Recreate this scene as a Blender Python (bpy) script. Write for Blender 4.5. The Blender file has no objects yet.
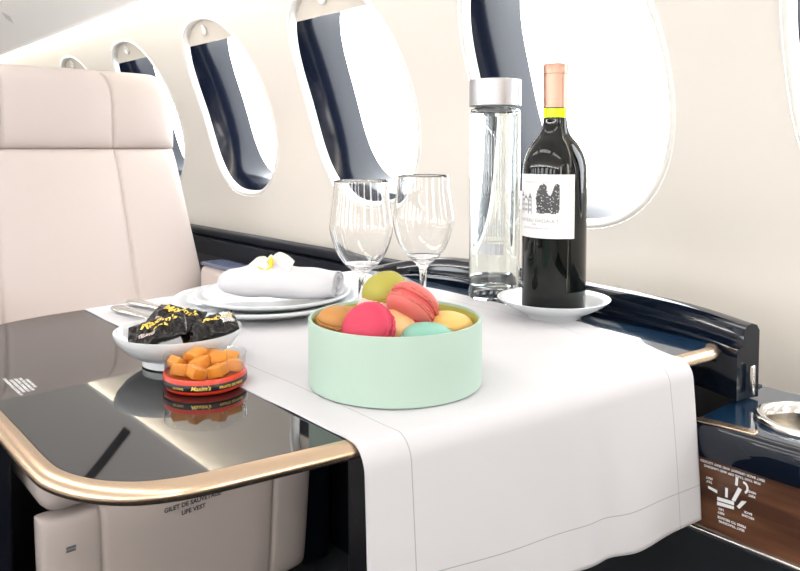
import bpy, bmesh, math, random
import numpy as np
from mathutils.geometry import tessellate_polygon
from mathutils import Vector, Matrix, Quaternion, noise
S = bpy.context.scene
COL = S.collection
PI = math.pi
R = math.radians
random.seed(7)

# ---------------------------------------------------------------- camera, world, exposure
PSI, PITCH, FOC = R(40.9), R(2.7), 740.0
cd = bpy.data.cameras.new('camera'); cam = bpy.data.objects.new('camera', cd); COL.objects.link(cam)
cam.location = (0, 0, .9); cam.rotation_euler = (PI / 2 - PITCH, 0, -PSI)
cd.sensor_width = 36; cd.lens = FOC / 800 * 36
cd.shift_y = -.1283; cd.clip_start = .02
S.camera = cam
S.view_settings.view_transform = 'Standard'; S.view_settings.look = 'None'
S.view_settings.gamma = 1; S.view_settings.use_curve_mapping = False
S.view_settings.exposure = -0.58
S.cycles.max_bounces = 14; S.cycles.transmission_bounces = 14; S.cycles.transparent_max_bounces = 20
S.cycles.use_denoising = True
S.cycles.sample_clamp_indirect = 8

W = bpy.data.worlds.new('sky'); S.world = W; W.use_nodes = True
bg = W.node_tree.nodes['Background']; bg.inputs[0].default_value = (.93, .97, 1, 1); bg.inputs[1].default_value = 13.0
CEILING_FILL = 2.0      # each unseen overhead lamp, added as general fill
BULKHEAD_FILL = 7.5    # two lamps added behind the camera, frontal fill for the cloth's drop
VALANCE_FILL = 72.0  # uplight invented to brighten the dim ceiling panel
COVE_POWER = 26.0          # glow of the cove strips


def area(name, loc, rot, sx, sy, power, col=(1, .97, .93)):
    l = bpy.data.lights.new(name, 'AREA'); l.shape = 'RECTANGLE'; l.size = sx; l.size_y = sy
    l.energy = power; l.color = col
    o = bpy.data.objects.new(name, l); o.location = loc; o.rotation_euler = rot; COL.objects.link(o)
    return o


for yy in (-.35, .75, 1.85):
    area('ceiling_fill_lamp', (-.1, yy, 1.775), (0, 0, 0), .22, .9, CEILING_FILL)  # added fill from overhead

area('valance_fill_lamp', (-1.035, 1.1, 1.295), (0, PI - R(-35), 0), .03, 5.6, VALANCE_FILL)  # added uplight, washes the ceiling from the unseen aisle side

for xx in (-.75, .55): area('bulkhead_fill_lamp', (xx, -1.895, 1.15), (PI / 2, 0, 0), .30, 1.0, BULKHEAD_FILL)  # added frontal fill

# ---------------------------------------------------------------- materials
MATS = {}


def mat(name, col, rough=.5, metal=0, coat=0, trans=0, ior=1.5, sss=0, sheen=0, spec=None, bump=None, var=None, emit=None):
    if name in MATS: return MATS[name]
    m = bpy.data.materials.new(name); m.use_nodes = True; nt = m.node_tree; b = nt.nodes['Principled BSDF']
    b.inputs['Base Color'].default_value = (*col, 1); b.inputs['Roughness'].default_value = rough
    b.inputs['Metallic'].default_value = metal; b.inputs['IOR'].default_value = ior
    b.inputs['Coat Weight'].default_value = coat; b.inputs['Coat Roughness'].default_value = .03
    b.inputs['Transmission Weight'].default_value = trans
    if sss:
        b.inputs['Subsurface Weight'].default_value = sss; b.inputs['Subsurface Radius'].default_value = (.006, .004, .002)
        b.inputs['Subsurface Scale'].default_value = 1
    if sheen: b.inputs['Sheen Weight'].default_value = sheen
    if spec is not None: b.inputs['Specular IOR Level'].default_value = spec
    if emit: b.inputs['Emission Color'].default_value = (*emit[:3], 1); b.inputs['Emission Strength'].default_value = emit[3]
    tc = nt.nodes.new('ShaderNodeTexCoord')
    if bump:
        n = nt.nodes.new('ShaderNodeTexNoise'); n.inputs['Scale'].default_value = bump[0]; n.inputs['Detail'].default_value = 3
        bp = nt.nodes.new('ShaderNodeBump'); bp.inputs['Strength'].default_value = bump[1]; bp.inputs['Distance'].default_value = bump[2] if len(bump) > 2 else .001
        nt.links.new(tc.outputs['Object'], n.inputs['Vector']); nt.links.new(n.outputs['Fac'], bp.inputs['Height'])
        nt.links.new(bp.outputs['Normal'], b.inputs['Normal'])
    if var:   # colour variation: (scale, second colour, stretch)
        n = nt.nodes.new('ShaderNodeTexNoise'); n.inputs['Scale'].default_value = var[0]; n.inputs['Detail'].default_value = 6
        mp = nt.nodes.new('ShaderNodeMapping'); mp.inputs['Scale'].default_value = var[2] if len(var) > 2 else (1, 1, 1)
        rp = nt.nodes.new('ShaderNodeValToRGB'); rp.color_ramp.elements[0].color = (*col, 1); rp.color_ramp.elements[1].color = (*var[1], 1)
        rp.color_ramp.elements[0].position = .38; rp.color_ramp.elements[1].position = .64
        nt.links.new(tc.outputs['Object'], mp.inputs['Vector']); nt.links.new(mp.outputs['Vector'], n.inputs['Vector'])
        nt.links.new(n.outputs['Fac'], rp.inputs['Fac']); nt.links.new(rp.outputs['Color'], b.inputs['Base Color'])
    MATS[name] = m
    return m


def thin_glass(name, tint=(1, 1, 1), ior=1.45):
    m = bpy.data.materials.new(name); m.use_nodes = True; nt = m.node_tree; nt.nodes.remove(nt.nodes['Principled BSDF'])
    o = nt.nodes['Material Output']; t = nt.nodes.new('ShaderNodeBsdfTransparent'); t.inputs[0].default_value = (*tint, 1)
    g = nt.nodes.new('ShaderNodeBsdfGlossy'); g.inputs['Roughness'].default_value = .02
    lw = nt.nodes.new('ShaderNodeLayerWeight'); lw.inputs[0].default_value = .5      # Schlick's curve, the same from both sides
    pw = nt.nodes.new('ShaderNodeMath'); pw.operation = 'POWER'; nt.links.new(lw.outputs['Facing'], pw.inputs[0]); pw.inputs[1].default_value = 5
    f = nt.nodes.new('ShaderNodeMath'); f.operation = 'MULTIPLY_ADD'; nt.links.new(pw.outputs[0], f.inputs[0])
    f0 = ((ior - 1) / (ior + 1)) ** 2; f.inputs[1].default_value = 1 - f0; f.inputs[2].default_value = f0
    mx = nt.nodes.new('ShaderNodeMixShader')
    nt.links.new(f.outputs[0], mx.inputs[0]); nt.links.new(t.outputs[0], mx.inputs[1]); nt.links.new(g.outputs[0], mx.inputs[2])
    nt.links.new(mx.outputs[0], o.inputs[0])
    return m


M_wall = mat('cream_wall', (.79, .75, .70), .5, bump=(300, .05))
M_ceil = mat('ceiling_panel', (.88, .86, .845), .55)
M_white = mat('white_trim', (.85, .84, .81), .35)
M_shade = mat('shade_cream', (.72, .67, .6), .5)
M_navy = mat('navy_gloss', (.003, .006, .014), .06, coat=.15)
M_reveal = mat('navy_reveal', (.004, .006, .014), .16, spec=.35, coat=.1)
M_ledge = mat('navy_satin', (.004, .006, .012), .45, spec=.18)
M_console = mat('console_blue', (.006, .022, .05), .07, coat=.6)
M_dark = mat('dark_panel', (.003, .004, .007), .45)
M_carpet = mat('navy_carpet', (.006, .007, .011), .95, bump=(900, .6))
M_leather = mat('leather', (.575, .505, .48), .48, bump=(420, .12))
M_leather_low = mat('leather_taupe', (.60, .525, .495), .5, bump=(420, .12))
M_table = mat('table_lacquer', (.010, .010, .011), .025, coat=.3)
M_gold = mat('champagne_metal', (.68, .51, .36), .27, metal=1)
M_steel = mat('steel', (.74, .72, .69), .16, metal=1)
M_alu = mat('brushed_aluminium', (.46, .46, .48), .42, metal=1)
M_porc = mat('porcelain', (.64, .66, .68), .16)
M_mint = mat('mint_card', (.375, .495, .425), .6)
M_olive = mat('olive_lining', (.38, .36, .06), .6)
M_gl = mat('crystal', (1, 1, 1), 0, trans=1, ior=1.46)
M_bgl = mat('bottle_clear_glass', (.97, 1, .99), 0, trans=1, ior=1.46)
M_water = mat('water', (1, 1, 1), 0, trans=1, ior=1.33)
M_pane = thin_glass('window_pane')
M_plastic = thin_glass('clear_plastic', (.99, .99, .985), 1.5)
M_wineglass = mat('wine_bottle_glass', (.002, .003, .0025), .03, spec=.4)
M_neck = thin_glass('green_neck_glass', (.62, .75, .05))
M_foil = mat('copper_foil', (.50, .29, .22), .36, metal=.8)
M_paper = mat('label_paper', (.80, .79, .80), .7)
M_ink = mat('ink_black', (.03, .03, .035), .7)
M_inkg = mat('ink_grey', (.22, .22, .23), .7)
M_inkr = mat('ink_red', (.6, .12, .12), .7)
M_printw = mat('print_white', (.85, .86, .87), .6)
M_printgold = mat('print_gold', (.85, .62, .12), .35, metal=.35)
M_sachet = mat('sachet_foil', (.004, .0025, .0025), .14, spec=.3, bump=(60, .10, .002))
M_red = mat('red_tin', (.70, .04, .015), .3, coat=.3)
M_tinblack = mat('tin_band_black', (.012, .009, .012), .3)
M_jelly = mat('orange_jelly', (.95, .40, .05), .3, trans=.45, sss=.15, ior=1.4, bump=(700, .5, .001))
M_syrup = mat('amber_paste', (.42, .13, .02), .3)
M_wood = mat('walnut', (.055, .022, .012), .25, coat=.5, var=(9, (.13, .055, .028), (6, .8, 9)))
M_napkin = mat('napkin_cotton', (.60, .59, .62), .85, bump=(1500, .15))
M_petal = mat('orchid_petal', (.70, .69, .65), .5, sss=.2)
M_yellow = mat('orchid_yellow', (.90, .60, .03), .5)
M_fill = mat('fill_diffuser', (.9, .9, .88), .4, emit=(1, .96, .9, 6))  # glow of the added fill lamps
M_cove = mat('cove_glow', (.9, .9, .85), .4, emit=(1, .93, .78, COVE_POWER))


def cloth_mat():
    m = mat('table_linen', (.545, .535, .56), .85, sheen=.2); nt = m.node_tree; b = nt.nodes['Principled BSDF']
    uv = nt.nodes.new('ShaderNodeUVMap'); sx = nt.nodes.new('ShaderNodeSeparateXYZ'); nt.links.new(uv.outputs[0], sx.inputs[0])
    # drawn-thread hem: a fine row of pulled holes near each hem, uv in metres from the edges (u across, v along)
    def line(out, at, w):
        s = nt.nodes.new('ShaderNodeMath'); s.operation = 'SUBTRACT'; nt.links.new(out, s.inputs[0]); s.inputs[1].default_value = at
        a = nt.nodes.new('ShaderNodeMath'); a.operation = 'ABSOLUTE'; nt.links.new(s.outputs[0], a.inputs[0])
        l = nt.nodes.new('ShaderNodeMath'); l.operation = 'LESS_THAN'; nt.links.new(a.outputs[0], l.inputs[0]); l.inputs[1].default_value = w
        return l.outputs[0]
    def mx(a, c, op='MAXIMUM'):
        n = nt.nodes.new('ShaderNodeMath'); n.operation = op; nt.links.new(a, n.inputs[0])
        if isinstance(c, float): n.inputs[1].default_value = c
        else: nt.links.new(c, n.inputs[1])
        return n.outputs[0]
    L = mx(mx(line(sx.outputs[0], .036, .00045), line(sx.outputs[0], .964, .00045)), line(sx.outputs[1], .036, .00045))
    wv = nt.nodes.new('ShaderNodeTexNoise'); wv.inputs['Scale'].default_value = 900; nt.links.new(uv.outputs[0], wv.inputs['Vector'])
    rp = nt.nodes.new('ShaderNodeMixRGB'); rp.inputs[1].default_value = (.545, .535, .56, 1); rp.inputs[2].default_value = (.33, .325, .34, 1)
    nt.links.new(L, rp.inputs[0]); nt.links.new(rp.outputs[0], b.inputs['Base Color'])
    h = mx(wv.outputs['Fac'], .25, 'MULTIPLY'); h2 = mx(h, L, 'SUBTRACT')
    bp = nt.nodes.new('ShaderNodeBump'); bp.inputs['Strength'].default_value = .35; bp.inputs['Distance'].default_value = .0008
    nt.links.new(h2, bp.inputs['Height']); nt.links.new(bp.outputs[0], b.inputs['Normal'])
    return m


M_linen = cloth_mat()


# ---------------------------------------------------------------- mesh helpers
class B:
    """collects vertices and faces of ONE mesh object"""
    def __init__(s): s.v = []; s.f = []; s.uv = None

    def grid(s, fn, nu, nv, closeu=False, closev=False):
        o = len(s.v)
        for i in range(nu):
            for j in range(nv): s.v.append(tuple(fn(i, j)))
        for i in range(nu if closeu else nu - 1):
            for j in range(nv if closev else nv - 1):
                i2, j2 = (i + 1) % nu, (j + 1) % nv
                s.f.append((o + i * nv + j, o + i2 * nv + j, o + i2 * nv + j2, o + i * nv + j2))
        return o

    def lathe(s, prof, n=48, c=(0, 0, 0)):
        """prof: (r, z) list; r = 0 ends close to a fan"""
        o = len(s.v); rows = []
        for r, z in prof:
            if r < 1e-7: s.v.append((c[0], c[1], c[2] + z)); rows.append([len(s.v) - 1])
            else:
                rows.append([])
                for k in range(n):
                    a = 2 * PI * k / n; s.v.append((c[0] + r * math.cos(a), c[1] + r * math.sin(a), c[2] + z)); rows[-1].append(len(s.v) - 1)
        for a, b in zip(rows, rows[1:]):
            for k in range(n):
                k2 = (k + 1) % n
                if len(a) == 1 and len(b) == 1: continue
                if len(a) == 1: s.f.append((a[0], b[k], b[k2]))
                elif len(b) == 1: s.f.append((a[k], a[k2], b[0]))
                else: s.f.append((a[k], a[k2], b[k2], b[k]))

    def tube(s, pts, r, n=8, closed=False):
        pts = [Vector(p) for p in pts]; m = len(pts); rr = r if isinstance(r, (list, tuple)) else [r] * m
        o = len(s.v); up = Vector((0, 0, 1))
        for i, p in enumerate(pts):
            t = (pts[(i + 1) % m] - pts[i - 1]) if closed else (pts[min(i + 1, m - 1)] - pts[max(i - 1, 0)])
            t.normalize(); a = t.cross(up)
            if a.length < .05: a = t.cross(Vector((1, 0, 0)))
            a.normalize(); b = a.cross(t)
            for k in range(n):
                q = 2 * PI * k / n; s.v.append(tuple(p + (a * math.cos(q) + b * math.sin(q)) * rr[i]))
        for i in range(m if closed else m - 1):
            i2 = (i + 1) % m
            for k in range(n):
                k2 = (k + 1) % n; s.f.append((o + i * n + k, o + i * n + k2, o + i2 * n + k2, o + i2 * n + k))
        if not closed: s.f.append(tuple(o + k for k in range(n))); s.f.append(tuple(o + (m - 1) * n + k for k in reversed(range(n))))

    def prism(s, poly, z0, z1):
        o = len(s.v); n = len(poly)
        s.v += [(x, y, z0) for x, y in poly] + [(x, y, z1) for x, y in poly]
        s.f.append(tuple(o + k for k in reversed(range(n)))); s.f.append(tuple(o + n + k for k in range(n)))
        for k in range(n): s.f.append((o + k, o + (k + 1) % n, o + n + (k + 1) % n, o + n + k))

    def box(s, x0, x1, y0, y1, z0, z1): s.prism([(x0, y0), (x1, y0), (x1, y1), (x0, y1)], z0, z1)

    def rbox(s, x0, x1, y0, y1, z0, z1, r=.005, seg=3):
        bm = bmesh.new(); bmesh.ops.create_cube(bm, size=1)
        for v in bm.verts: v.co = Vector(((x0 + x1) / 2 + v.co.x * (x1 - x0), (y0 + y1) / 2 + v.co.y * (y1 - y0), (z0 + z1) / 2 + v.co.z * (z1 - z0)))
        bmesh.ops.bevel(bm, geom=bm.edges[:], offset=r, segments=seg, affect='EDGES', profile=.5)
        o = len(s.v); bm.verts.index_update(); s.v += [tuple(v.co) for v in bm.verts]; s.f += [tuple(o + v.index for v in f.verts) for f in bm.faces]; bm.free()

    def xf(s, M):
        s.v = [tuple(M @ Vector(p)) for p in s.v]; return s


def obj(name, b, m, parent=None, smooth=40, weld=0):
    me = bpy.data.meshes.new(name)
    bm = bmesh.new()
    vs = [bm.verts.new(p) for p in b.v]
    for f in b.f:
        try: bm.faces.new([vs[i] for i in f])
        except ValueError: pass
    if weld: bmesh.ops.remove_doubles(bm, verts=bm.verts[:], dist=weld)
    bmesh.ops.recalc_face_normals(bm, faces=bm.faces[:])
    bm.to_mesh(me); bm.free()
    me.materials.append(m)
    if smooth:
        me.shade_smooth()
        if smooth < 180: me.set_sharp_from_angle(angle=R(smooth))
    o = bpy.data.objects.new(name, me); COL.objects.link(o)
    if parent: o.parent = parent
    return o


def tag(o, label, cat, group=None, kind=None):
    o['label'] = label; o['category'] = cat
    if group: o['group'] = group
    if kind: o['kind'] = kind
    return o


def thing(name, label, cat, loc=(0, 0, 0), rotz=0, group=None):
    o = bpy.data.objects.new(name, None); o.empty_display_size = .02; COL.objects.link(o); o.location = loc; o.rotation_euler = (0, 0, rotz)
    return tag(o, label, cat, group)


def struct(o):
    o['kind'] = 'structure'; return o


def cr(pts, n):
    """Catmull-Rom through points of any dimension, n samples per span"""
    P = [np.array(p, float) for p in pts]; P = [2 * P[0] - P[1]] + P + [2 * P[-1] - P[-2]]; out = []
    for i in range(1, len(P) - 2):
        for k in range(n):
            t = k / n
            out.append(.5 * (2 * P[i] + (P[i + 1] - P[i - 1]) * t + (2 * P[i - 1] - 5 * P[i] + 4 * P[i + 1] - P[i + 2]) * t * t + (3 * P[i] - P[i - 1] - 3 * P[i + 1] + P[i + 2]) * t ** 3))
    out.append(P[-2]); return out


def text_shape(body, size, align='CENTER', space=1.0, shear=0, fn=None, b=None, bold=0):
    """lettering as flat glyph faces; fn maps (u, v) to a 3-D point"""
    c = bpy.data.curves.new('t', 'FONT'); c.body = body; c.size = size; c.align_x = align; c.space_character = space; c.shear = shear
    c.resolution_u = 3; c.offset = bold
    o = bpy.data.objects.new('t', c); COL.objects.link(o)
    me = o.to_mesh(); b = b or B(); k = len(b.v)
    b.v += [tuple(fn(v.co.x, v.co.y)) for v in me.vertices]; b.f += [tuple(k + i for i in p.vertices) for p in me.polygons]
    o.to_mesh_clear(); bpy.data.objects.remove(o); bpy.data.curves.remove(c)
    return b


# ---------------------------------------------------------------- the cabin shell
_wp = cr([(1.05, -.05), (1.055, 0), (1.075, .3), (1.092, .64), (1.095, .78), (1.055, 1.0), (.945, 1.25), (.875, 1.37), (.80, 1.46), (.66, 1.58), (.52, 1.68)], 16)
_wz = [p[1] for p in _wp]; _wx = [p[0] for p in _wp]
SHIFT_L = -.20          # the cabin's middle lies at x = -0.1


def WX(z): return float(np.interp(z, _wz, _wx))


def wall_pt(side, y, z, out=0.0):
    dx = (WX(z + .01) - WX(z - .01)) / .02; nx, nz = 1 / math.hypot(1, dx), -dx / math.hypot(1, dx)
    x = WX(z) + nx * out; zz = z + nz * out
    return (x, y, zz) if side > 0 else (SHIFT_L - x, y, zz)


WIN_C = [.792 + .581 * k for k in range(-3, 5)]
WZ, WA, WB, PITCHY = 1.012, .197, .2425, .581
Z0, Z1 = .60, 1.46


def oval(t, grow=0.0, k=1.0):
    c, s_ = math.cos(t), math.sin(t); n = 2.45
    return ((WA + grow) * k * math.copysign(abs(c) ** (2 / n), c), (WB + grow) * k * math.copysign(abs(s_) ** (2 / n), s_))


def window_wall(side, name):
    b = B(); NP = 24
    rect = []
    for e in range(4):
        for k in range(NP):
            t = -1 + 2 * k / NP
            rect.append([(t, -1), (1, t), (-t, 1), (-1, -t)][e])
    n = len(rect); K = 9
    for yc in WIN_C:
        def fn(i, j):
            q = (j / (K - 1)) ** 1.3; rx, rz = rect[i]
            t = math.atan2(rz, rx); oy, oz = oval(t, .012)
            ry = rx * PITCHY / 2; rz2 = (Z0 - WZ) if rz < -.999 else (Z1 - WZ) if rz > .999 else (rz * (Z1 - WZ) if rz > 0 else rz * (WZ - Z0))
            return wall_pt(side, yc + oy * (1 - q) + ry * q, WZ + oz * (1 - q) + rz2 * q)
        b.grid(fn, n, K, closeu=True)
    ya, yb = WIN_C[0] - PITCHY / 2, WIN_C[-1] + PITCHY / 2
    for y0, y1 in ((-2.0, ya), (yb, 4.2)):
        b.grid(lambda i, j: wall_pt(side, y0 + (y1 - y0) * i, Z0 + (Z1 - Z0) * j / 24), 2, 25)
    b.grid(lambda i, j: wall_pt(side, -2 + 6.2 * i, 0 + Z0 * j / 10), 2, 11)
    b.grid(lambda i, j: wall_pt(side, -2 + 6.2 * i, Z1 + .2 * j / 6), 2, 7)
    return struct(obj(name, b, M_wall, smooth=60))


window_wall(1, 'wall_right'); window_wall(-1, 'wall_left')

b = B(); b.box(-1.5, 1.3, -2.0, 4.2, -.05, 0); struct(obj('floor', b, M_carpet))
for nm, y in (('wall_back', 4.2), ('wall_front', -2.0)):
    b = B(); b.box(-1.5, 1.3, y, y + .04, 0, 1.9); struct(obj(nm, b, M_wall))

CP = cr([(.842, 1.318), (.835, 1.335), (.79, 1.385), (.68, 1.49), (.48, 1.63), (.22, 1.73), (-.1, 1.765)], 6)
CP = [tuple(p) for p in CP] + [(-.2 - p[0], p[1]) for p in reversed(CP[:-1])]
b = B()
b.grid(lambda i, j: (CP[j][0], -2 + 6.2 * i, CP[j][1]), 2, len(CP))
b.grid(lambda i, j: (CP[j][0], -2 + 6.2 * i, CP[j][1] + .012), 2, len(CP))
for e in (0, -1):
    b.grid(lambda i, j: (CP[e][0], -2 + 6.2 * i, CP[e][1] + .012 * j), 2, 2)
ceil = struct(obj('ceiling', b, M_ceil, smooth=60))

CQ = [p for p in CP if -1.0 < p[0] < .822]
# transverse joint between two ceiling panels, seen mirrored in the table
b = B()
b.grid(lambda i, j: (CQ[j][0], 2.18 + .055 * i, CQ[j][1] - .003), 2, len(CQ))
b.grid(lambda i, j: (CQ[j][0], 2.18 + .055 * i, CQ[j][1] + .002), 2, len(CQ))
struct(obj('trim_1', b, M_dark, smooth=60))

# small square fitting flush in the ceiling panel
b = B(); b.rbox(-.021, .021, -.021, .021, -.001, .0025, .001, 2)
zc = float(np.interp(.76, [p[0] for p in CP[::-1]], [p[1] for p in CP[::-1]])); tz = (float(np.interp(.75, [p[0] for p in CP[::-1]], [p[1] for p in CP[::-1]])) - float(np.interp(.77, [p[0] for p in CP[::-1]], [p[1] for p in CP[::-1]]))) / -.02
ft = obj('ceiling_fitting', b, mat('fitting_grey', (.60, .59, .58), .4)); ft.location = (.76, 3.24, zc)
ft.rotation_mode = 'QUATERNION'; ft.rotation_quaternion = Vector((0, 0, 1)).rotation_difference(Vector((tz, 0, -1)).normalized()) @ Quaternion((0, 0, 1), PI / 4)
tag(ft, 'small grey square fitting set flush in the pale ceiling panel', 'fitting')

# light strips lying in the coves, behind the ceiling's edge
for side, nm in ((1, 'window-side'), (-1, 'aisle-side')):
    def cove(i, j):
        x = [.866, .852, .846, .858][j]; z = [1.348, 1.346, 1.356, 1.362][j]
        return (x if side > 0 else -.2 - x, -1.9 + 6.0 * i, z)
    b = B(); b.grid(cove, 2, 4, closev=True)
    t = obj('cove_light', b, M_cove)
    tag(t, 'warm white light strip glowing in the cove above the %s windows' % nm, 'light')

for xx in (-.75, .55):  # bodies built round the added frontal fill
    t = thing('bulkhead_fill_light', 'tall fill lamp added on the front bulkhead', 'light', (xx, -1.92, 1.15), 0, 'added bulkhead fill lamps')
    b = B(); b.rbox(-.18, .18, -.038, .006, -.54, .54, .005); obj('housing', b, M_white, t)
    b = B(); b.rbox(-.155, .155, .004, .010, -.515, .515, .002); obj('diffuser', b, M_fill, t)
t = thing('valance_fill_light', 'long slim uplight added along the aisle-side wall to brighten the ceiling', 'light', (-1.04, 1.1, 1.285))  # body for the added ceiling uplight
b = B(); b.rbox(-.035, .02, -2.9, 2.9, -.02, .0, .004); obj('housing', b, M_white, t)
b = B(); b.rbox(-.02, .016, -2.85, 2.85, .0, .004, .0015); obj('diffuser', b, M_fill, t)

for i, yy in enumerate((-.35, .75, 1.85)):  # bodies built round the added overhead fill
    t = thing('ceiling_fill_light', 'long flat fill lamp added in the middle of the cabin ceiling', 'light', (-.1, yy, 1.765), 0, 'added ceiling fill lamps')
    b = B(); b.rbox(-.13, .13, -.47, .47, -.006, .012, .004); obj('housing', b, M_white, t)
    b = B(); b.rbox(-.11, .11, -.45, .45, -.009, -.004, .002); obj('diffuser', b, M_fill, t)
for o in [o for o in COL.objects if o.name.startswith('ceiling_fill_lamp')]: o.location.z = 1.752

# ---- windows
def make_window(idx, side, yc, full):
    root = bpy.data.objects.new('window_%d' % idx, None); COL.objects.link(root); root.location = wall_pt(side, yc, WZ); struct(root)
    off = Vector(root.location); N = 72
    P = lambda y, z, o: tuple(Vector(wall_pt(side, yc + y, WZ + z, o)) - off)
    prof = [(.0120, 0.0005), (.0095, -.0022), (.006, -.0032), (.003, -.002), (.0005, .001), (-.0015, .007), (-.003, .016)]
    b = B()
    def fr(i, j):
        g, o = prof[j]; y, z = oval(2 * PI * i / N, g); return P(y, z, o)
    b.grid(fr, N, len(prof), closeu=True); obj('frame', b, M_white, root, smooth=180)
    rv = [(-.003, .016), (-.006, .022), (-.013, .036), (-.020, .054), (-.0255, .075), (-.0295, .1), (-.032, .13)]
    b = B()
    def rf(i, j):
        g, o = rv[j]; y, z = oval(2 * PI * i / N, g); return P(y, z, o)
    b.grid(rf, N, len(rv), closeu=True); obj('reveal', b, M_reveal, root, smooth=180)
    b = B(); nr = 8
    def pf(i, j):
        y, z = oval(2 * PI * i / N, -.0318); k = max(.02, j / (nr - 1)); return P(y * k, z * k, .127)
    b.grid(pf, N, nr, closeu=True); obj('pane', b, M_pane, root, smooth=180)
    # pull-down shade, a hand's width lowered, with its recessed latch
    zb = WB - .058; b = B(); n = 40
    def sf(i, j):
        ys = -1 + 2 * i / (n - 1)
        zt = WB * (max(0, 1 - abs(ys * .8) ** 2.45)) ** (1 / 2.45) - .001
        zt = max(zt, zb + .001); z = zb + (zt - zb) * j / 8
        w = (WA - .003) * .8 * ys
        return P(w * (1 if True else 0), z, .014)
    b.grid(sf, n, 9)
    def sf2(i, j):
        x, y, z = sf(i, j); return (x + side * .003, y, z)
    b.grid(sf2, n, 9)
    b.grid(lambda i, j: (sf, sf2)[j](i, 0), n, 2)
    sh = obj('shade', b, M_shade, root, smooth=50)
    b = B(); b.lathe([(0, 0), (.012, 0), (.015, .002), (.015, .004), (.011, .006), (.009, .003), (0, .003)], 20)
    nrm = (Vector(P(0, zb + .034, .0)) - Vector(P(0, zb + .034, .014))).normalized()
    q = Vector((0, 0, 1)).rotation_difference(nrm).to_matrix().to_4x4()
    b.xf(Matrix.Translation(P(0.01, zb + .034, .0135)) @ q @ Matrix.Diagonal((1, 1.0, 1, 1)))
    obj('latch', b, M_white, sh)


def portal(side, yc):
    o = area('window_daylight', wall_pt(side, yc, WZ, .128), (0, side * PI / 2, 0), .46, .38, 1); o.data.cycles.is_portal = True


for k, yc in enumerate(WIN_C): portal(1, yc); portal(-1, yc)
for k, yc in enumerate(WIN_C): make_window(k + 1, 1, yc, True)
for k, yc in enumerate(WIN_C): make_window(k + 9, -1, yc, False)

# ---------------------------------------------------------------- side ledge, rail and console along the wall
t = thing('side_ledge', 'dark navy glossy ledge running along the wall under the windows', 'ledge', (.95, .4, .6))
o0 = Vector(t.location)
inner = [tuple(p) for p in cr([(.79, .645), (.79, .8), (.79, 1.03), (.82, 1.11), (.935, 1.20), (.947, 1.4), (.947, 1.6), (.945, 4.15)], 8)]
poly = inner + [(1.075, 4.15), (1.075, .645)]
b = B(); b.prism([(x - o0.x, y - o0.y) for x, y in poly], .0, .045); obj('top', b, M_ledge, t)
b = B(); b.prism([(x + .012 - o0.x, y - o0.y) for x, y in inner] + [(1.05 - o0.x, 4.15 - o0.y), (1.05 - o0.x, .645 - o0.y)], -.6, -.0005); obj('side_panel', b, M_dark, t)

b = B(); b.rbox(.962 - o0.x, 1.0 - o0.x, .80 - o0.y, 4.1 - o0.y, .0452, .069, .008, 4); obj('upstand', b, M_ledge, t)

rail = thing('ledge_rail', 'curved navy glossy rail rising behind the bottles at the end of the table', 'rail', (.8, .6, .645))
o0 = Vector(rail.location)
path = cr([(.806, 1.06, .668), (.806, 1.02, .686), (.806, .976, .699), (.808, .86, .724), (.807, .75, .7325), (.800, .567, .7275), (.782, .418, .7265), (.757, .328, .7215)], 10)
prof = [(-.020, 0), (-.020, .62), (-.0185, .68), (-.012, .70), (-.011, .90), (-.007, .975), (0, 1.0), (.007, .975), (.011, .90), (.011, 0)]
b = B()
def rf(i, j):
    x, y, z = path[i]; a = path[max(i - 1, 0)]; c = path[min(i + 1, len(path) - 1)]
    d = Vector((c[0] - a[0], c[1] - a[1], 0)).normalized(); nrm = Vector((-d.y, d.x, 0))   # runs towards -y: nrm points to +x
    off, h = prof[j]
    p = Vector((x, y, 0)) + nrm * off * 1.0
    return (p.x - o0.x, p.y - o0.y, .0005 + h * (z - .645))
ni = len(path); b.grid(rf, ni, len(prof), closev=True)
b.f.append(tuple(range(len(prof)))); b.f.append(tuple((ni - 1) * len(prof) + k for k in range(len(prof))))
obj('rail_body', b, M_navy, rail, smooth=35)
b = B(); b.rbox(.7485 - o0.x, .7535 - o0.x, .3215 - o0.y, .3265 - o0.y, .006, .036, .0015); obj('latch', b, M_steel, rail)
b = B(); b.rbox(.771 - o0.x, .779 - o0.x, .330 - o0.y, .342 - o0.y, .056, .066, .002); obj('catch', b, M_gold, rail)

con = thing('side_console', 'walnut-fronted side console with a dark blue top and a round cup holder', 'console', (.72, .2, .535))
o0 = Vector(con.location)
CT = .643
# top with the hole for the cup holder
HC = (.735, .263); HR = .046
bm = bmesh.new()
outer = [(.669, -.3), (.669, .338), (.784, .338), (.812, .338), (.812, -.3)]
ov = [bm.verts.new((x - o0.x, y - o0.y, CT - o0.z)) for x, y in outer]
hv = [bm.verts.new((HC[0] + HR * math.cos(2 * PI * k / 48) - o0.x, HC[1] + HR * math.sin(2 * PI * k / 48) - o0.y, CT - o0.z)) for k in range(48)]
es = [bm.edges.new((ov[k], ov[(k + 1) % len(ov)])) for k in range(len(ov))] + [bm.edges.new((hv[k], hv[(k + 1) % 48])) for k in range(48)]
bmesh.ops.triangle_fill(bm, use_beauty=True, edges=es)
bm.verts.index_update(); b = B(); b.v = [tuple(v.co) for v in bm.verts]; b.f = [tuple(v.index for v in f.verts) for f in bm.faces]; bm.free()
n0 = len(b.v); b.box(.668 - o0.x, 1.08 - o0.x, -.3 - o0.y, .338 - o0.y, .072, CT - .034 - o0.z + .0005)
b.v = b.v[:n0]; b.f = [f for f in b.f if max(f) < n0]
obj('top', b, M_console, con, smooth=0)
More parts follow.
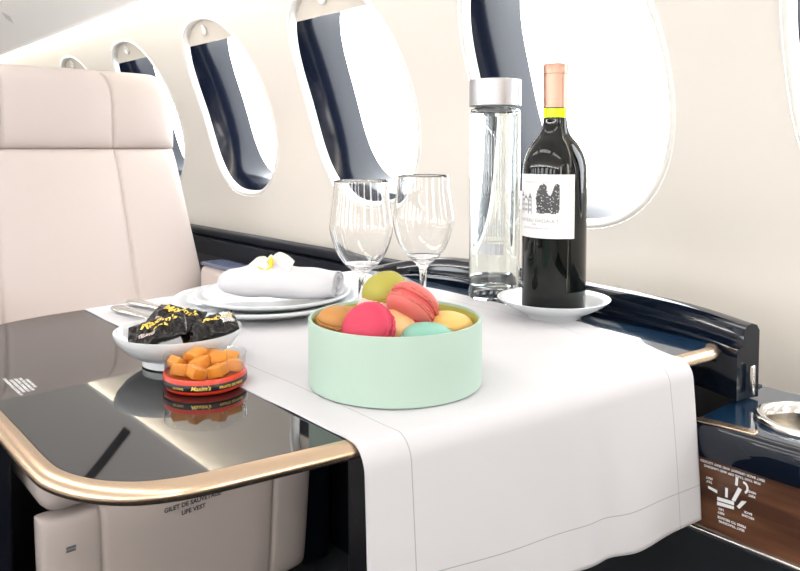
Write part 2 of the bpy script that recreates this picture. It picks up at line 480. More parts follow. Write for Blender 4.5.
# the bull-nosed front band under the top, its end turning gold
bn = [(0, 0), (-.0045, -.001), (-.008, -.006), (-.009, -.014), (-.008, -.026), (-.005, -.034), (.004, -.035)]
def band(y0, y1): 
    b = B(); b.grid(lambda i, j: (.669 + bn[j][0] - o0.x, (y0 if i == 0 else y1) - o0.y, CT + bn[j][1] - o0.z), 2, len(bn)); return b
obj('front_band', band(-.3, .338), M_navy, con, smooth=60)
b = B(); b.rbox(.6615 - o0.x, .6735 - o0.x, .285 - o0.y, .3385 - o0.y, CT - .0012 - o0.z, CT + .0008 - o0.z, .0006, 1)
b.v = [(x + (.0 if y > .12 else .006), y, z) for x, y, z in b.v]
obj('gold_trim', b, M_gold, con)
b = B(); b.box(.669 - o0.x, .812 - o0.x, .3375 - o0.y, .3385 - o0.y, .073, CT - .001 - o0.z); obj('end_panel', b, M_navy, con)
b = B(); b.box(.676 - o0.x, .812 - o0.x, -.3 - o0.y, .64 - o0.y, .0, .0735); obj('wood_panel', b, M_wood, con)
b = B(); b.box(.6775 - o0.x, .812 - o0.x, -.3 - o0.y, .64 - o0.y, -.535, -.0065); obj('base', b, M_dark, con)
b = B(); b.rbox(.673 - o0.x, .78 - o0.x, -.3 - o0.y, .64 - o0.y, -.006, .0, .0015); obj('lower_trim', b, M_steel, con)
b = B(); b.box(.815 - o0.x, 1.06 - o0.x, -.3 - o0.y, .644 - o0.y, -.4, -.08); obj('recess', b, mat('recess_black', (.003, .003, .004), .9, spec=.05), con)
b = B(); b.box(.7605 - o0.x, .812 - o0.x, .3395 - o0.y, .6435 - o0.y, .0745, .1095); obj('rail_plinth', b, M_dark, con)
# cup holder
ch = bpy.data.objects.new('cup_holder', None); COL.objects.link(ch); ch.parent = con; ch.location = (HC[0] - o0.x, HC[1] - o0.y, CT - o0.z)
b = B(); b.lathe([(.0445, -.004), (.048, .0005), (.0485, .003), (.046, .0055), (.041, .006), (.0375, .0035), (.036, -.004), (.0355, -.012)], 56); obj('ring', b, M_steel, ch, smooth=60)
b = B(); b.lathe([(.0358, -.008), (.0345, -.022), (.031, -.0265), (0, -.028)], 48); obj('cup', b, mat('cup_metal', (.72, .66, .58), .25, metal=1), ch)
b = B(); b.lathe([(.0095, -.0275), (.0095, -.006), (.0085, .001), (.0055, .005), (0, .0065)], 24, (-.004, -.008, 0)); obj('knob', b, mat('black_rubber', (.006, .006, .008), .3), ch)
# placard printed on the walnut front: text reads turned round, seat diagram in the middle
PL = (.3085, .5780)
def pl(u, v, y0=0, z0=0): return (.6755 - o0.x, PL[0] - (u + y0) - o0.y, PL[1] + (v + z0) - o0.z)
b = B()
def plt(body, size, u, v, al='CENTER'): text_shape(body, size, al, 1.05, fn=lambda x, y: pl(u - x, v - y), b=b, bold=.0001)
plt('SEAT BACK UPRIGHT AND SEAT LOCKED', .0031, 0, .0235); plt('FOR TAXI TAKE OFF AND LANDING', .0031, 0, .0195)
plt('HEAD', .0028, .019, .009); plt('REST', .0028, .019, .0055)
plt('SEAT', .0028, -.021, .0085); plt('TILT', .0028, -.021, .005)
plt('BACK', .0028, .016, -.0115); plt('RECLINE', .0028, .016, -.015)
plt('LEG', .0028, -.009, -.0175); plt('REST', .0028, -.009, -.021)
plt('PRESS TO RELEASE', .0031, .001, -.0255); plt('SEAT TRACKING', .0031, .001, -.0292)
def poly(pts):
    k = len(b.v); b.v += [pl(x, y) for x, y in pts]; b.f.append(tuple(range(k, k + len(pts))))
poly([(-.013, -.0075), (.003, -.0065), (.003, -.010), (-.013, -.011)])          # seat
poly([(-.013, -.012), (.003, -.011), (.003, -.014), (-.013, -.0155)])
poly([(.0005, -.006), (.004, -.006), (.010, .0075), (.0065, .0085)])            # back
poly([(.0035, .0095), (.006, .0095), (.0065, .017), (.004, .0175)])
poly([(-.0055, -.005), (-.003, -.005), (-.003, .004), (-.0055, .004)])
poly([(-.022, .000), (-.013, -.0015), (-.013, -.0045), (-.022, -.0025)])
poly([(.0055, -.010), (.008, -.0115), (.013, -.0045), (.0145, -.002), (.010, -.003)])
k = len(b.v)
for i in range(9):
    a = R(-70 + 170 * i / 8); b.v += [pl(.0115 + .0025 * math.cos(a), .010 + .0035 * math.sin(a)), pl(.0115 + .0045 * math.cos(a), .010 + .0058 * math.sin(a))]
b.f += [(k + 2 * i, k + 2 * i + 1, k + 2 * i + 3, k + 2 * i + 2) for i in range(8)]
obj('placard_lettering', b, M_printw, con, smooth=0)

# ---------------------------------------------------------------- seats
def usamples(us):
    a = [-1 + .0]; base = list(np.sin(np.linspace(-PI / 2, PI / 2, 33)))
    ext = [s_ + d for s_ in us for d in (-.05, -.028, -.016, -.008, 0, .008, .016, .028, .05)]
    return sorted(set([round(float(x), 5) for x in base + ext]))


def pad(name, parent, m, xl, xr, z0, z1, T, seams, front, n=5.5, mapx=None, groove=.006, back=.5, bulge=0, label=None):
    """upholstered cushion: a puffed front (towards -y) with sewn seams at the given u; front(u, w) is its y"""
    us = usamples(seams); ws = [float(x) for x in (np.sin(np.linspace(-PI / 2, PI / 2, 27)) + 1) / 2]
    def core(u, w, sgn):
        e = max(0, 1 - abs(u) ** n) ** (1 / n) * max(0, 1 - abs(2 * w - 1) ** n) ** (1 / n)
        l, r_ = xl(w), xr(w); x = (l + r_) / 2 + u * (r_ - l) / 2
        z = z0 + (z1 - z0) * w
        y = front(u, w)
        if sgn > 0:
            g = sum(math.exp(-((u - s_) / .012) ** 2) for s_ in seams) * groove
            dome = bulge * (1 - min(1, min([abs(u - s_) for s_ in seams] + [1 - abs(u)]) / .25 ) ** 1) ** 2 if bulge else 0
            return (x, y - T * e + (g + dome) * e, z)
        return (x, y + T * back * e, z)
    b = B()
    b.grid(lambda i, j: core(us[i], ws[j], 1), len(us), len(ws)); b.grid(lambda i, j: core(us[i], ws[j], -1), len(us), len(ws))
    o = obj(name, b, m, parent, smooth=180, weld=1e-5)
    if label: o['label'] = label
    return o


seat = thing('passenger_seat', 'cream leather passenger seat facing the table from its far end', 'seat', (.56, 1.6, 0))
o0 = Vector(seat.location)
sx = lambda v: v - o0.x
FY = lambda w, y1, y0: y0 + (y1 - y0) * w
pad('headrest', seat, M_leather, lambda w: sx(.258 - .004 * (1 - w)), lambda w: sx(.853 + .012 * (1 - w) - .055 * (1 - (max(0, 1 - (max(0, w - .62) / .38) ** 2)) ** .5)), .897, 1.097, .055, (-.43, .42), lambda u, w: 1.955 - o0.y + .02 * u * u - .006 * math.sin(PI * w), n=6, bulge=.006)
pad('backrest', seat, M_leather, lambda w: sx(.205 + .05 * w), lambda w: sx(.915 - .055 * w), .40, .899, .055, (-.47, .44), lambda u, w: FY(w, 1.955, 1.83) - o0.y + .02 * u * u, n=9, bulge=.006)
b = B(); b.rbox(sx(.29), sx(.82), 1.985 - o0.y, 2.09 - o0.y, .30, 1.07, .03, 4); obj('back_shell', b, M_leather, seat)
pad('leg_panel', seat, M_leather_low, lambda w: sx(.320 + .006 * (1 - w)), lambda w: sx(.846 - .02 * (1 - w)), .045, .302, .04, (-.64, .64), lambda u, w: 1.275 - o0.y, n=6, bulge=.004)
# seat cushion: a rounded slab whose front lip overhangs the leg panel
b = B(); b.rbox(sx(.318), sx(.842), 1.225 - o0.y, 1.86 - o0.y, .312, .47, .035, 5); obj('seat_cushion', b, M_leather, seat)
b = B(); b.box(sx(.36), sx(.80), 1.31 - o0.y, 1.95 - o0.y, .0, .311); obj('base', b, M_dark, seat)
for x0, x1 in ((.20, .30), (.856, .929)):
    b = B(); b.rbox(sx(x0 + .004), sx(x1 - .004), 1.30 - o0.y, 1.80 - o0.y, .002, .50, .012); obj('side_shroud', b, M_ledge, seat)
    b = B(); b.rbox(sx(x0), sx(x1), 1.34 - o0.y, 1.79 - o0.y, .50, .598, .02); ar = obj('armrest', b, M_leather, seat)
    b = B(); b.rbox(sx(x0 + .003), sx(x1 - .003), 1.35 - o0.y, 1.785 - o0.y, .596, .606, .004); obj('armrest_cap', b, mat('slate_cap', (.10, .12, .2), .2), ar)
b = B()
fn = lambda z, s=1: (lambda x, y: (sx(.575) + x, 1.2338 - o0.y, z + y))
text_shape('GILET DE SAUVETAGE', .0112, fn=fn(.2580), b=b, bold=.00035); text_shape('LIFE VEST', .0112, fn=fn(.2440), b=b, bold=.00035)
obj('life_vest_lettering', b, M_ink, seat, smooth=0)
b = B(); b.box(sx(.356), sx(.371), 1.2335 - o0.y, 1.2345 - o0.y, .251, .255); b.box(sx(.356), sx(.3705), 1.2335 - o0.y, 1.2345 - o0.y, .246, .2495)
obj('marking', b, mat('tag_grey', (.15, .15, .17), .6), seat, smooth=0)

# ---------------------------------------------------------------- the table
TZ = .70
tb = thing('cabin_table', 'glossy black lacquered folding table with a champagne metal edge', 'table', (.45, .65, TZ))
o0 = Vector(tb.location)
near = [(.134, .62), (.1343, .56), (.1346, .50), (.138, .475), (.148, .4525), (.1636, .4345), (.183, .4235), (.205, .4175), (.2577, .4085), (.2964, .4025), (.40, .389), (.50, .377), (.60, .366), (.685, .357), (.708, .3545), (.724, .360), (.732, .374)]
far = [(.742, .50), (.752, .80), (.752, .93), (.745, .944), (.72, .949), (.50, .950), (.299, .9405), (.246, .9355), (.2005, .9225), (.163, .898), (.142, .862), (.135, .81), (.134, .74)]
ring = near + far
OUT = [tuple(p) for p in cr(ring + [ring[0]], 6)[:-1]]
nO = len(OUT)
def onrm(i):
    a, c = OUT[i - 1], OUT[(i + 1) % nO]; d = Vector((c[0] - a[0], c[1] - a[1])).normalized(); return Vector((d.y, -d.x))   # ring runs anticlockwise
CUT = .60
def clip(keep):
    out = []
    for (x1, y1), (x2, y2) in zip(OUT, OUT[1:] + OUT[:1]):
        if keep(x1): out.append((x1, y1))
        if keep(x1) != keep(x2): t_ = (CUT - x1) / (x2 - x1); out.append((CUT, y1 + (y2 - y1) * t_))
    return out
b = B(); b.prism([(x - o0.x, y - o0.y) for x, y in clip(lambda x: x < CUT)], -.011, 0); obj('tabletop', b, M_table, tb, smooth=30)
b = B(); b.prism([(x - o0.x, y - o0.y) for x, y in clip(lambda x: x >= CUT)], -.011, 0); obj('ledge_leaf', b, M_console, tb, smooth=30)['label'] = 'dark blue lacquered leaf joining the ledge'
rp = [(.0004, .0), (.004, -.0002), (.0085, -.0014), (.0115, -.0038), (.0125, -.0066), (.0112, -.0094), (.008, -.0114), (.003, -.0122), (-.006, -.0122), (-.006, -.0112), (.0004, -.0112)]
b = B()
def rimf(i, j):
    n = onrm(i); return (OUT[i][0] + n.x * rp[j][0] - o0.x, OUT[i][1] + n.y * rp[j][0] - o0.y, rp[j][1])
RI = [i for i in range(nO) if not (OUT[i][0] > .722 and OUT[i][1] > .362)]
k0 = next(k for k in range(len(RI)) if RI[k] - RI[k - 1] not in (1, 1 - nO)); RI = RI[k0:] + RI[:k0]
o_ = b.grid(lambda i, j: rimf(RI[i], j), len(RI), len(rp), closev=True)
b.f += [tuple(range(len(rp))), tuple((len(RI) - 1) * len(rp) + k for k in range(len(rp)))]
obj('rim', b, M_gold, tb, smooth=50)
b = B(); b.rbox(.60 - o0.x, .7835 - o0.x, .60 - o0.y, .70 - o0.y, -.055, -.0115, .006); obj('support_bracket', b, M_dark, tb)
b = B()
for k, s_ in enumerate(('LA TABLE DOIT ETRE RANGEE POUR LE', 'ROULAGE, LE DECOLLAGE ET', "L'ATTERRISSAGE / TABLE MUST", 'BE STOWED FOR TAXI, TAKE', 'OFF AND LANDING')):
    text_shape(s_, .0032, fn=lambda x, y: (.1560 + .0036 * k - y - o0.x, .675 + x - o0.y, .0002), b=b, bold=.00012)
obj('notice_lettering', b, M_printw, tb, smooth=0)

# ---------------------------------------------------------------- tablecloth
def lerp(x, P): return float(np.interp(x, [p[0] for p in P], [p[1] for p in P]))
NEAR = sorted([(p[0], p[1]) for p in OUT if p[1] < .42 and .19 < p[0] < .74])
def ynear(x): return lerp(x, NEAR) - .0128
XR = [(.30, .642), (.345, .650), (.40, .676), (.50, .706), (.60, .712), (.70, .716), (.95, .722)]
cloth = B(); NA, rows = 110, []
FAR_END = .012
sl = list(np.linspace(0, 1, 70))
def cpoint(a, k):
    """k < 70 on the table from far to near; then round the edge and down"""
    x0, xr0 = .2985, lerp(.42, XR)
    if k < 70:
        t = sl[k]
        xg = .2985 + a * (.70 - .2985); yn = ynear(xg) + .0125
        for _ in range(3):
            y = .952 + (yn - .952) * t if xg > .5 else (.952 - .011 * min(1, (.5 - xg) / .2)) * (1 - t) + yn * t
            xg = .2985 + a * (lerp(y, XR) - .2985); yn = ynear(xg) + .0125
        z = TZ + .0012 + .0006 * math.sin(xg * 61 + y * 23) * math.sin(y * 47 + 2) * min(1, 6 * t)
        return xg, y, max(z, TZ + .0008), (.952 - y)
    yn0 = ynear(.2985 + a * .345); x = .2985 + a * (lerp(yn0 + .0125, XR) - .2985)
    yn0 = ynear(x); r = .0068; m = k - 70
    if m < 8:
        q = (m + 1) / 8 * PI / 2
        return x, yn0 + r - (r + .0095) * math.sin(q), TZ + .0012 - .021 * (1 - math.cos(q)), .952 - yn0 - .0125 + q * r
    d = (m - 7) / 34                     # 0..1 down the drop
    drop = .112 + .030 * a
    f = d * (1 - .15 * d)
    amp = .010 * f * (.35 + .65 * math.sin(a * PI) ** .5 if 0 < a < 1 else .35)
    wave = math.sin(a * 9.2 + .6 + .5 * d) * .8 + .35 * math.sin(a * 19 + 2.2 - d) - 1.3 * math.exp(-((a - .60 - .03 * d) / .045) ** 2)
    y = yn0 - .0095 - (.004 + .005 * a) * f - amp * (1 + wave) * .55
    xx = x + (-.006 * f * (1 - a) ** 1.3) + .006 * f * a + .003 * f * math.cos(a * 9.2)
    z = TZ - .0198 - (drop - .008) * d - .006 * d * math.sin(a * PI * 1.2 + .3)
    return xx, y, z, .952 - yn0 + .007 + drop * d
NK = 70 + 8 + 34
UV = {}
L_TOT = .952 - .37 + .007 + .1235
for i in range(NA):
    for k in range(NK):
        x, y, z, s_ = cpoint(i / (NA - 1), k); cloth.v.append((x, y, z))
        a = i / (NA - 1); w = lerp(y, XR) - .2985
        UV[len(cloth.v) - 1] = ((a * w) if a < .5 else 1 - (1 - a) * w, ((.112 + .030 * a) * (1 - (k - 77) / 34)) if k > 77 else .15 + (77 - k) * .01)
for i in range(NA - 1):
    for k in range(NK - 1): cloth.f.append((i * NK + k, (i + 1) * NK + k, (i + 1) * NK + k + 1, i * NK + k + 1))
co = obj('tablecloth', cloth, M_linen, smooth=180)
uvl = co.data.uv_layers.new(name='UVMap')
for l in co.data.loops: uvl.data[l.index].uv = UV[l.vertex_index]
md = co.modifiers.new('thick', 'SOLIDIFY'); md.thickness = .0008; md.offset = -1 if co.data.polygons[0].normal.z > 0 else 1
tag(co, 'white linen cloth with drawn-thread hems draped over the near edge of the table', 'tablecloth')
CZ = TZ + .0022     # what stands on the linen

# ---------------------------------------------------------------- macaron box
BX, BY = .4060, .4750
BS = 1.03
box = thing('macaron_box', 'round pale mint cardboard box without its lid, full of macarons', 'box', (BX, BY, CZ))
b = B(); b.lathe([(0, 0), (.0705, 0), (.0715, .0008), (.0715, .0545), (.0712, .055), (.0693, .055), (.0690, .0545), (.0688, .004), (0, .004)], 96); obj('carton', b, M_mint, box, smooth=50); box.scale = (BS, BS, 1)
b = B(); b.lathe([(.0687, .0041), (.0687, .0525), (.0682, .0528), (.0680, .0525), (.0680, .0315), (0, .0315), (0, .030), (.067, .030), (.067, .0041)], 96); obj('lining', b, M_olive, box, smooth=50)

SH = [(0, .0128), (.005, .0126), (.010, .0117), (.0145, .0100), (.0178, .0075), (.0195, .0048), (.0199, .0034), (.0197, .0029)]
def macaron(name_col, label, c1, cf, loc, axis, rr=1.0, spin=0):
    t = thing('macaron', label, 'macaron', loc, 0, 'macarons in the mint box')
    q = Vector((0, 0, 1)).rotation_difference(Vector(axis).normalized()); t.rotation_mode = 'QUATERNION'; t.rotation_quaternion = q @ Quaternion((0, 0, 1), spin)
    mm = mat('shell_' + name_col, c1, .55, sss=.1, bump=(500, .12)); mf = mat('filling_' + name_col, cf, .5)
    for sgn, nm in ((1, 'top_shell'), (-1, 'bottom_shell')):
        b = B(); n = 96; seed = random.random() * 50
        prof = SH + [(.0203, .0025), (.0208, .0018), (.0206, .0011), (.0209, .0004), (.0206, -.0003), (.0204, -.0010), (.0194, -.0016), (.017, -.0014), (0, -.0010)]
        o_ = len(b.v); b.lathe([(r * rr, (z + .0032) * sgn) for r, z in prof], n)
        out = []
        for (x, y, z) in b.v:
            h = abs(z) - .0032; r = math.hypot(x, y)
            if r > .019 * rr and h < .0027:       # the ruffled foot
                a = math.atan2(y, x); k = 1 + .055 * noise.noise((math.cos(a) * 7 + seed, math.sin(a) * 7, h * 1300)) + .050 * noise.noise((math.cos(a) * 17, math.sin(a) * 17 + seed, h * 900))
                x *= k; y *= k
            out.append((x, y, z))
        b.v = out; obj(nm, b, mm, t, smooth=60)
    b = B(); b.lathe([(0, .0030), (.0175 * rr, .0030), (.0188 * rr, .0020), (.0190 * rr, 0), (.0188 * rr, -.0020), (.0175 * rr, -.0030), (0, -.0030)], 40); obj('filling', b, mf, t, smooth=60)
    return t

RT = Vector((.756, -.655, 0)); TOCAM = Vector((-.655, -.756, 0)); UP = Vector((0, 0, 1))
def at(r, c, z): p = Vector((BX, BY, 0)) + RT * r + TOCAM * c; return (p.x, p.y, CZ + z)
def ax(r, c, u): return tuple(RT * r + TOCAM * c + UP * u)
macaron('caramel', 'caramel brown macaron lying against the side of the box by the bowl', (.42, .19, .045), (.12, .045, .015), at(-.0475, -.004, .0452), ax(.10, .12, 1))
macaron('raspberry', 'bright raspberry pink macaron standing on edge at the front of the box', (.48, .022, .070), (.35, .02, .05), at(-.0215, .0290, .0505), ax(-.42, .70, .55), 1.06)
macaron('rose', 'pale rose pink macaron lying flat behind the raspberry one', (.78, .46, .44), (.75, .45, .42), at(-.013, -.027, .0530), ax(0, .05, 1))
macaron('tan', 'light tan macaron half hidden behind the raspberry pink one', (.74, .46, .22), (.35, .18, .07), at(.0015, .012, .0440), ax(.30, .30, .9), .95)
macaron('pistachio', 'olive green pistachio macaron leaning at the top of the pile', (.33, .30, .042), (.28, .25, .02), at(-.009, -.030, .0690), ax(-.30, .40, .85), .98)
macaron('coral', 'coral pink macaron tilted on edge at the top of the pile', (.54, .120, .105), (.55, .07, .07), at(.0150, -.003, .0630), ax(.50, -.52, .69), 1.1, 2)
macaron('mint', 'mint turquoise macaron lying flat near the front rim of the box', (.19, .42, .335), (.35, .62, .50), at(.0265, .0345, .0402), ax(.05, .06, 1), 1.06)
macaron('lemon', 'pale yellow macaron lying beside the turquoise one', (.68, .43, .13), (.7, .45, .15), at(.0450, -.004, .0410), ax(.06, .03, 1), 1.08)
macaron('strawberry', 'dark red macaron tucked underneath the tilted coral one', (.42, .035, .035), (.3, .02, .02), at(.014, .002, .0420), ax(.1, .1, 1), .9)

# ---------------------------------------------------------------- wine glasses
def wine_glass(label, loc, rb, rr, H, hs, mult=1):
    t = thing('wine_glass', label, 'wine glass', loc, 0, 'empty wine glasses on the linen')
    hb = H - hs; th = .0009
    outer = [tuple(p) for p in cr([(.0045, hs - .004), (.0085, hs + .002), (.018, hs + .010), (.0275, hs + .024), (rb, hs + .046), (rb * .985, hs + .062), (rr * 1.03, hs + hb * .86), (rr, H)], 7)]
    inn = [(max(r - th, 0), z) for r, z in outer if z > hs + .009]
    inn = [(0, hs + .0068), (.006, hs + .0074), (.012, hs + .0093)] + [p for p in inn if p[0] > .0145]
    prof = [(0, hs - .004)] + outer + [(rr - th * .5, H + .0004)] + inn[::-1]
    b = B(); b.lathe(prof, 64); obj('bowl', b, M_gl, t, smooth=180)
    b = B(); b.lathe([tuple(p) for p in [(0, hs - .0042), (.0045, hs - .0042), (.0037, hs - .012), (.0034, hs * .5), (.0037, .014), (.0050, .0085), (.008, .0060), (0, .0060)]], 32); obj('stem', b, M_gl, t, smooth=70)
    b = B(); b.lathe([(0, .0058), (.0085, .0056), (.018, .0034), (.030, .0018), (.0318, .0012), (.0318, .0004), (.031, 0), (0, .0002)], 56); obj('foot', b, M_gl, t, smooth=60)
    return t
wine_glass('empty stemmed wine glass standing between the napkin plate and the macaron box', (.4960, .6370, CZ), .0345, .0298, .1625, .0605)
wine_glass('empty stemmed wine glass standing between the other glass and the water bottle', (.5622, .6093, CZ), .0336, .0286, .1670, .0660)

# ---------------------------------------------------------------- bottles
wb = thing('wine_bottle', 'full dark red wine bottle with a white label and copper foil neck', 'bottle', (.7070, .5385, CZ + .0060))
sh = [tuple(p) for p in cr([(.0378, .160), (.0370, .175), (.0335, .189), (.0265, .202), (.0185, .212), (.0148, .222), (.0138, .232)], 6)]
b = B(); b.lathe([(0, .004), (.022, .0045), (.030, .0005), (.0345, .0), (.0368, .0018), (.0378, .006)] + sh + [(.0136, .2325), (0, .2325)], 80); obj('bottle_glass', b, M_wineglass, wb, smooth=60)
b = B(); b.lathe([(.0136, .2326), (.0135, .2455)], 40); b.lathe([(.0112, .2326), (.0112, .2455)], 40); obj('neck', b, M_neck, wb, smooth=180)
b = B(); b.lathe([(.0138, .2440), (.0142, .2442), (.0142, .284), (.0148, .2845), (.0148, .2945), (.0140, .2962), (.0095, .2967), (0, .2967)], 48); obj('capsule', b, M_foil, wb, smooth=40)
wb.scale = (.99, .99, .978)
ph0 = math.atan2(-.5542, -.7272) - R(32)
def lab(u, v, dr=.0004): 
    a = ph0 + u / .0378; return ((.0378 + dr) * math.cos(a), (.0378 + dr) * math.sin(a), .0910 + v)
b = B(); b.grid(lambda i, j: lab(-.0453 + .0906 * i / 48, .0745 * j / 4), 49, 5); lb = obj('label', b, M_paper, wb, smooth=180)
b = B(); L2 = lambda u0, v0: (lambda x, y: lab(u0 + x, v0 + y, .0006))
def flat(b, pts, dr=.0006):
    cx, cy = sum(p[0] for p in pts) / len(pts), sum(p[1] for p in pts) / len(pts); k = len(b.v)
    b.v += [lab(x, y, dr) for x, y in pts]
    b.f += [tuple(k + i for i in f) for f in tessellate_polygon([[Vector((x, y, 0)) for x, y in pts]])]
random.seed(3)
def blob(cx, cy, rx, ry, n=26, w=.12): return [(cx + rx * (1 + random.uniform(-w, w)) * math.cos(2 * PI * i / n), cy + ry * (1 + random.uniform(-w, w)) * math.sin(2 * PI * i / n)) for i in range(n)]
TR = [(.000, .030), (.006, .029), (.014, .0295), (.022, .029), (.0265, .032), (.0270, .042), (.0268, .052), (.0272, .060), (.0250, .0635), (.0215, .062), (.0195, .056), (.0165, .050), (.0135, .053), (.0125, .060), (.0095, .0635), (.0045, .0615), (.0015, .056), (-.0005, .047), (.0005, .038)]
TR = [tuple(p) for p in cr(TR + [TR[0]], 5)[:-1]]
def inside(x, y):
    c = False
    for (x1, y1), (x2, y2) in zip(TR, TR[1:] + TR[:1]):
        if (y1 > y) != (y2 > y) and x < (x2 - x1) * (y - y1) / (y2 - y1) + x1: c = not c
    return c
st = .0009        # engraved strokes: small cells, here and there one left blank
for ix in range(-2, 33):
    for iy in range(30, 74):
        x, y = ix * st, iy * st
        if inside(x + st / 2, y + st / 2) and random.random() > .07:
            k = len(b.v); b.v += [lab(x, y, .0006), lab(x + st, y, .0006), lab(x + st, y + st, .0006), lab(x, y + st, .0006)]; b.f.append((k, k + 1, k + 2, k + 3))
obj('tree_engraving', b, mat('engraving', (.07, .07, .075), .8), lb, smooth=0)
b = B()
def rect(x0, x1, y0, y1): flat(b, [(x0, y0), (x1, y0), (x1, y1), (x0, y1)])
rect(-.030, -.006, .0275, .0285)
for x0, x1, zt in ((-.029, -.022, .049), (-.022, -.012, .044), (-.012, -.0065, .047)):
    rect(x0, x0 + .0007, .028, zt); rect(x1 - .0007, x1, .028, zt); rect(x0, x1, zt - .001, zt)
    flat(b, [(x0, zt), (x1, zt), ((x0 + x1) / 2, zt + .006)])
    for zz in (.031, .037, .042):
        if zz + .003 < zt:
            for f in (.22, .58): rect(x0 + (x1 - x0) * f, x0 + (x1 - x0) * (f + .2), zz, zz + .003)
obj('house_engraving', b, M_inkg, lb, smooth=0)
b = B(); text_shape('CHATEAU DASSAULT', .0056, space=1.06, fn=L2(-.002, .0185), b=b); obj('name_lettering', b, M_inkg, lb, smooth=0)
b = B(); text_shape('MIS EN BOUTEILLE AU CHATEAU', .0023, fn=L2(-.002, .0645), b=b)
obj('bottling_lettering', b, M_inkg, lb, smooth=0)
b = B(); text_shape('SAINT-EMILION GRAND CRU', .0028, fn=L2(-.003, .0105), b=b); obj('appellation_lettering', b, M_inkg, lb, smooth=0)
b = B(); text_shape('2008', .0028, fn=L2(-.003, .0148), b=b); obj('vintage_lettering', b, M_inkr, lb, smooth=0)

wt = thing('water_bottle', 'tall clear glass cylinder water bottle with a silver cap', 'bottle', (.7380, .6600, TZ + .0004))
b = B(); b.lathe([(0, .0035), (.020, .003), (.030, .0), (.0325, .0008), (.0335, .003), (.0335, .246), (.0325, .250), (.024, .254), (.0225, .254), (.0300, .248), (.0312, .244), (.0312, .022), (.0295, .0175), (.020, .0165), (0, .017)], 72); obj('bottle_glass', b, M_bgl, wt, smooth=35)
b = B(); b.lathe([(0, .0168), (.0200, .0163), (.0296, .0173), (.0314, .022), (.0314, .2435), (0, .2435)], 72); wo = obj('water', b, M_water, wt, smooth=35)
b = B(); b.lathe([(.0, .2545), (.0335, .2545), (.0342, .2552), (.0342, .2885), (.0336, .2892), (0, .2892)], 72); obj('cap', b, M_alu, wt, smooth=35)
# small print, columns of fine upright lines and a band under them, on the bottle's front
pw0 = math.atan2(-.664, -.744)
b = B(); random.seed(11)
def wp(u, z, dr=.0003):
    a = pw0 + u / .0335; return ((.0335 + dr) * math.cos(a), (.0335 + dr) * math.sin(a), z)
def wq(u0, u1, z0, z1):
    k = len(b.v); b.v += [wp(u0, z0), wp(u1, z0), wp(u1, z1), wp(u0, z1)]; b.f.append((k, k + 1, k + 2, k + 3))
cols = 9
for i in range(cols):
    u = -.0145 + .0033 * i; zt = [.110, .098, .106, .102, .108, .118, .106, .135, .128][i]; z = .085
    while z < zt: h = random.uniform(.002, .006); wq(u, u + .0016, z, min(z + h, zt)); z += h + .0009
    zt2 = .225 - .004 * (i % 3); z = .142 + .003 * (i % 2)
    while z < zt2: h = random.uniform(.002, .007); wq(u, u + .0013, z, min(z + h, zt2)); z += h + .0010
for i in range(5): wq(-.018 + .0062 * i, -.018 + .0062 * i + .0054, .062, .076)
wq(-.0185, .0135, .0785, .0793)
obj('print', b, mat('print_grey', (.55, .57, .6), .6), wt, smooth=0)

# ---------------------------------------------------------------- porcelain
b = B(); b.lathe([(0, .0), (.032, 0), (.034, .0035), (.046, .009), (.058, .0155), (.0655, .0215), (.0660, .0225), (.0652, .0228), (.056, .0175), (.044, .0115), (.036, .0082), (0, .0072)], 72)
o = obj('coaster_dish', b, M_porc, smooth=60); o.location = (.7070, .5385, CZ - .0012); tag(o, 'small white porcelain dish that the wine bottle stands in', 'dish')
def plate(r, h): return [(0, .001), (r * .66, .0), (r * .70, .0006), (r * .78, .0040), (r * .97, h - .0034), (r * .995, h - .0018), (r, h - .0002), (r * .996, h + .0008), (r * .985, h + .0011), (r * .80, h * .6 + .0028), (r * .70, .0056), (0, .0045)]
b = B(); b.lathe(plate(.1145, .0135), 96); o = obj('dinner_plate', b, M_porc, smooth=35); o.location = (.4735, .8020, CZ); tag(o, 'large white porcelain dinner plate lying under the smaller plate', 'plate', 'plates of the place setting')
b = B(); b.lathe(plate(.0965, .0130), 96); o = obj('side_plate', b, M_porc, smooth=35); o.location = (.4790, .7960, CZ + .0062); tag(o, 'smaller white plate stacked on the dinner plate, carrying the napkin', 'plate', 'plates of the place setting')

bw = (.2914, .6522)
b = B(); b.lathe([(0, .0015), (.026, .0015), (.0305, 0), (.0330, 0), (.0325, .0060), (.038, .008), (.048, .0145), (.0555, .0235), (.0578, .0295), (.0576, .0308), (.0566, .0306), (.052, .0235), (.044, .0160), (.034, .0110), (0, .0095)], 72)
o = obj('bowl', b, M_porc, smooth=50); o.location = (bw[0], bw[1], CZ - .0010); tag(o, 'footed white porcelain bowl holding black truffle sachets', 'bowl')

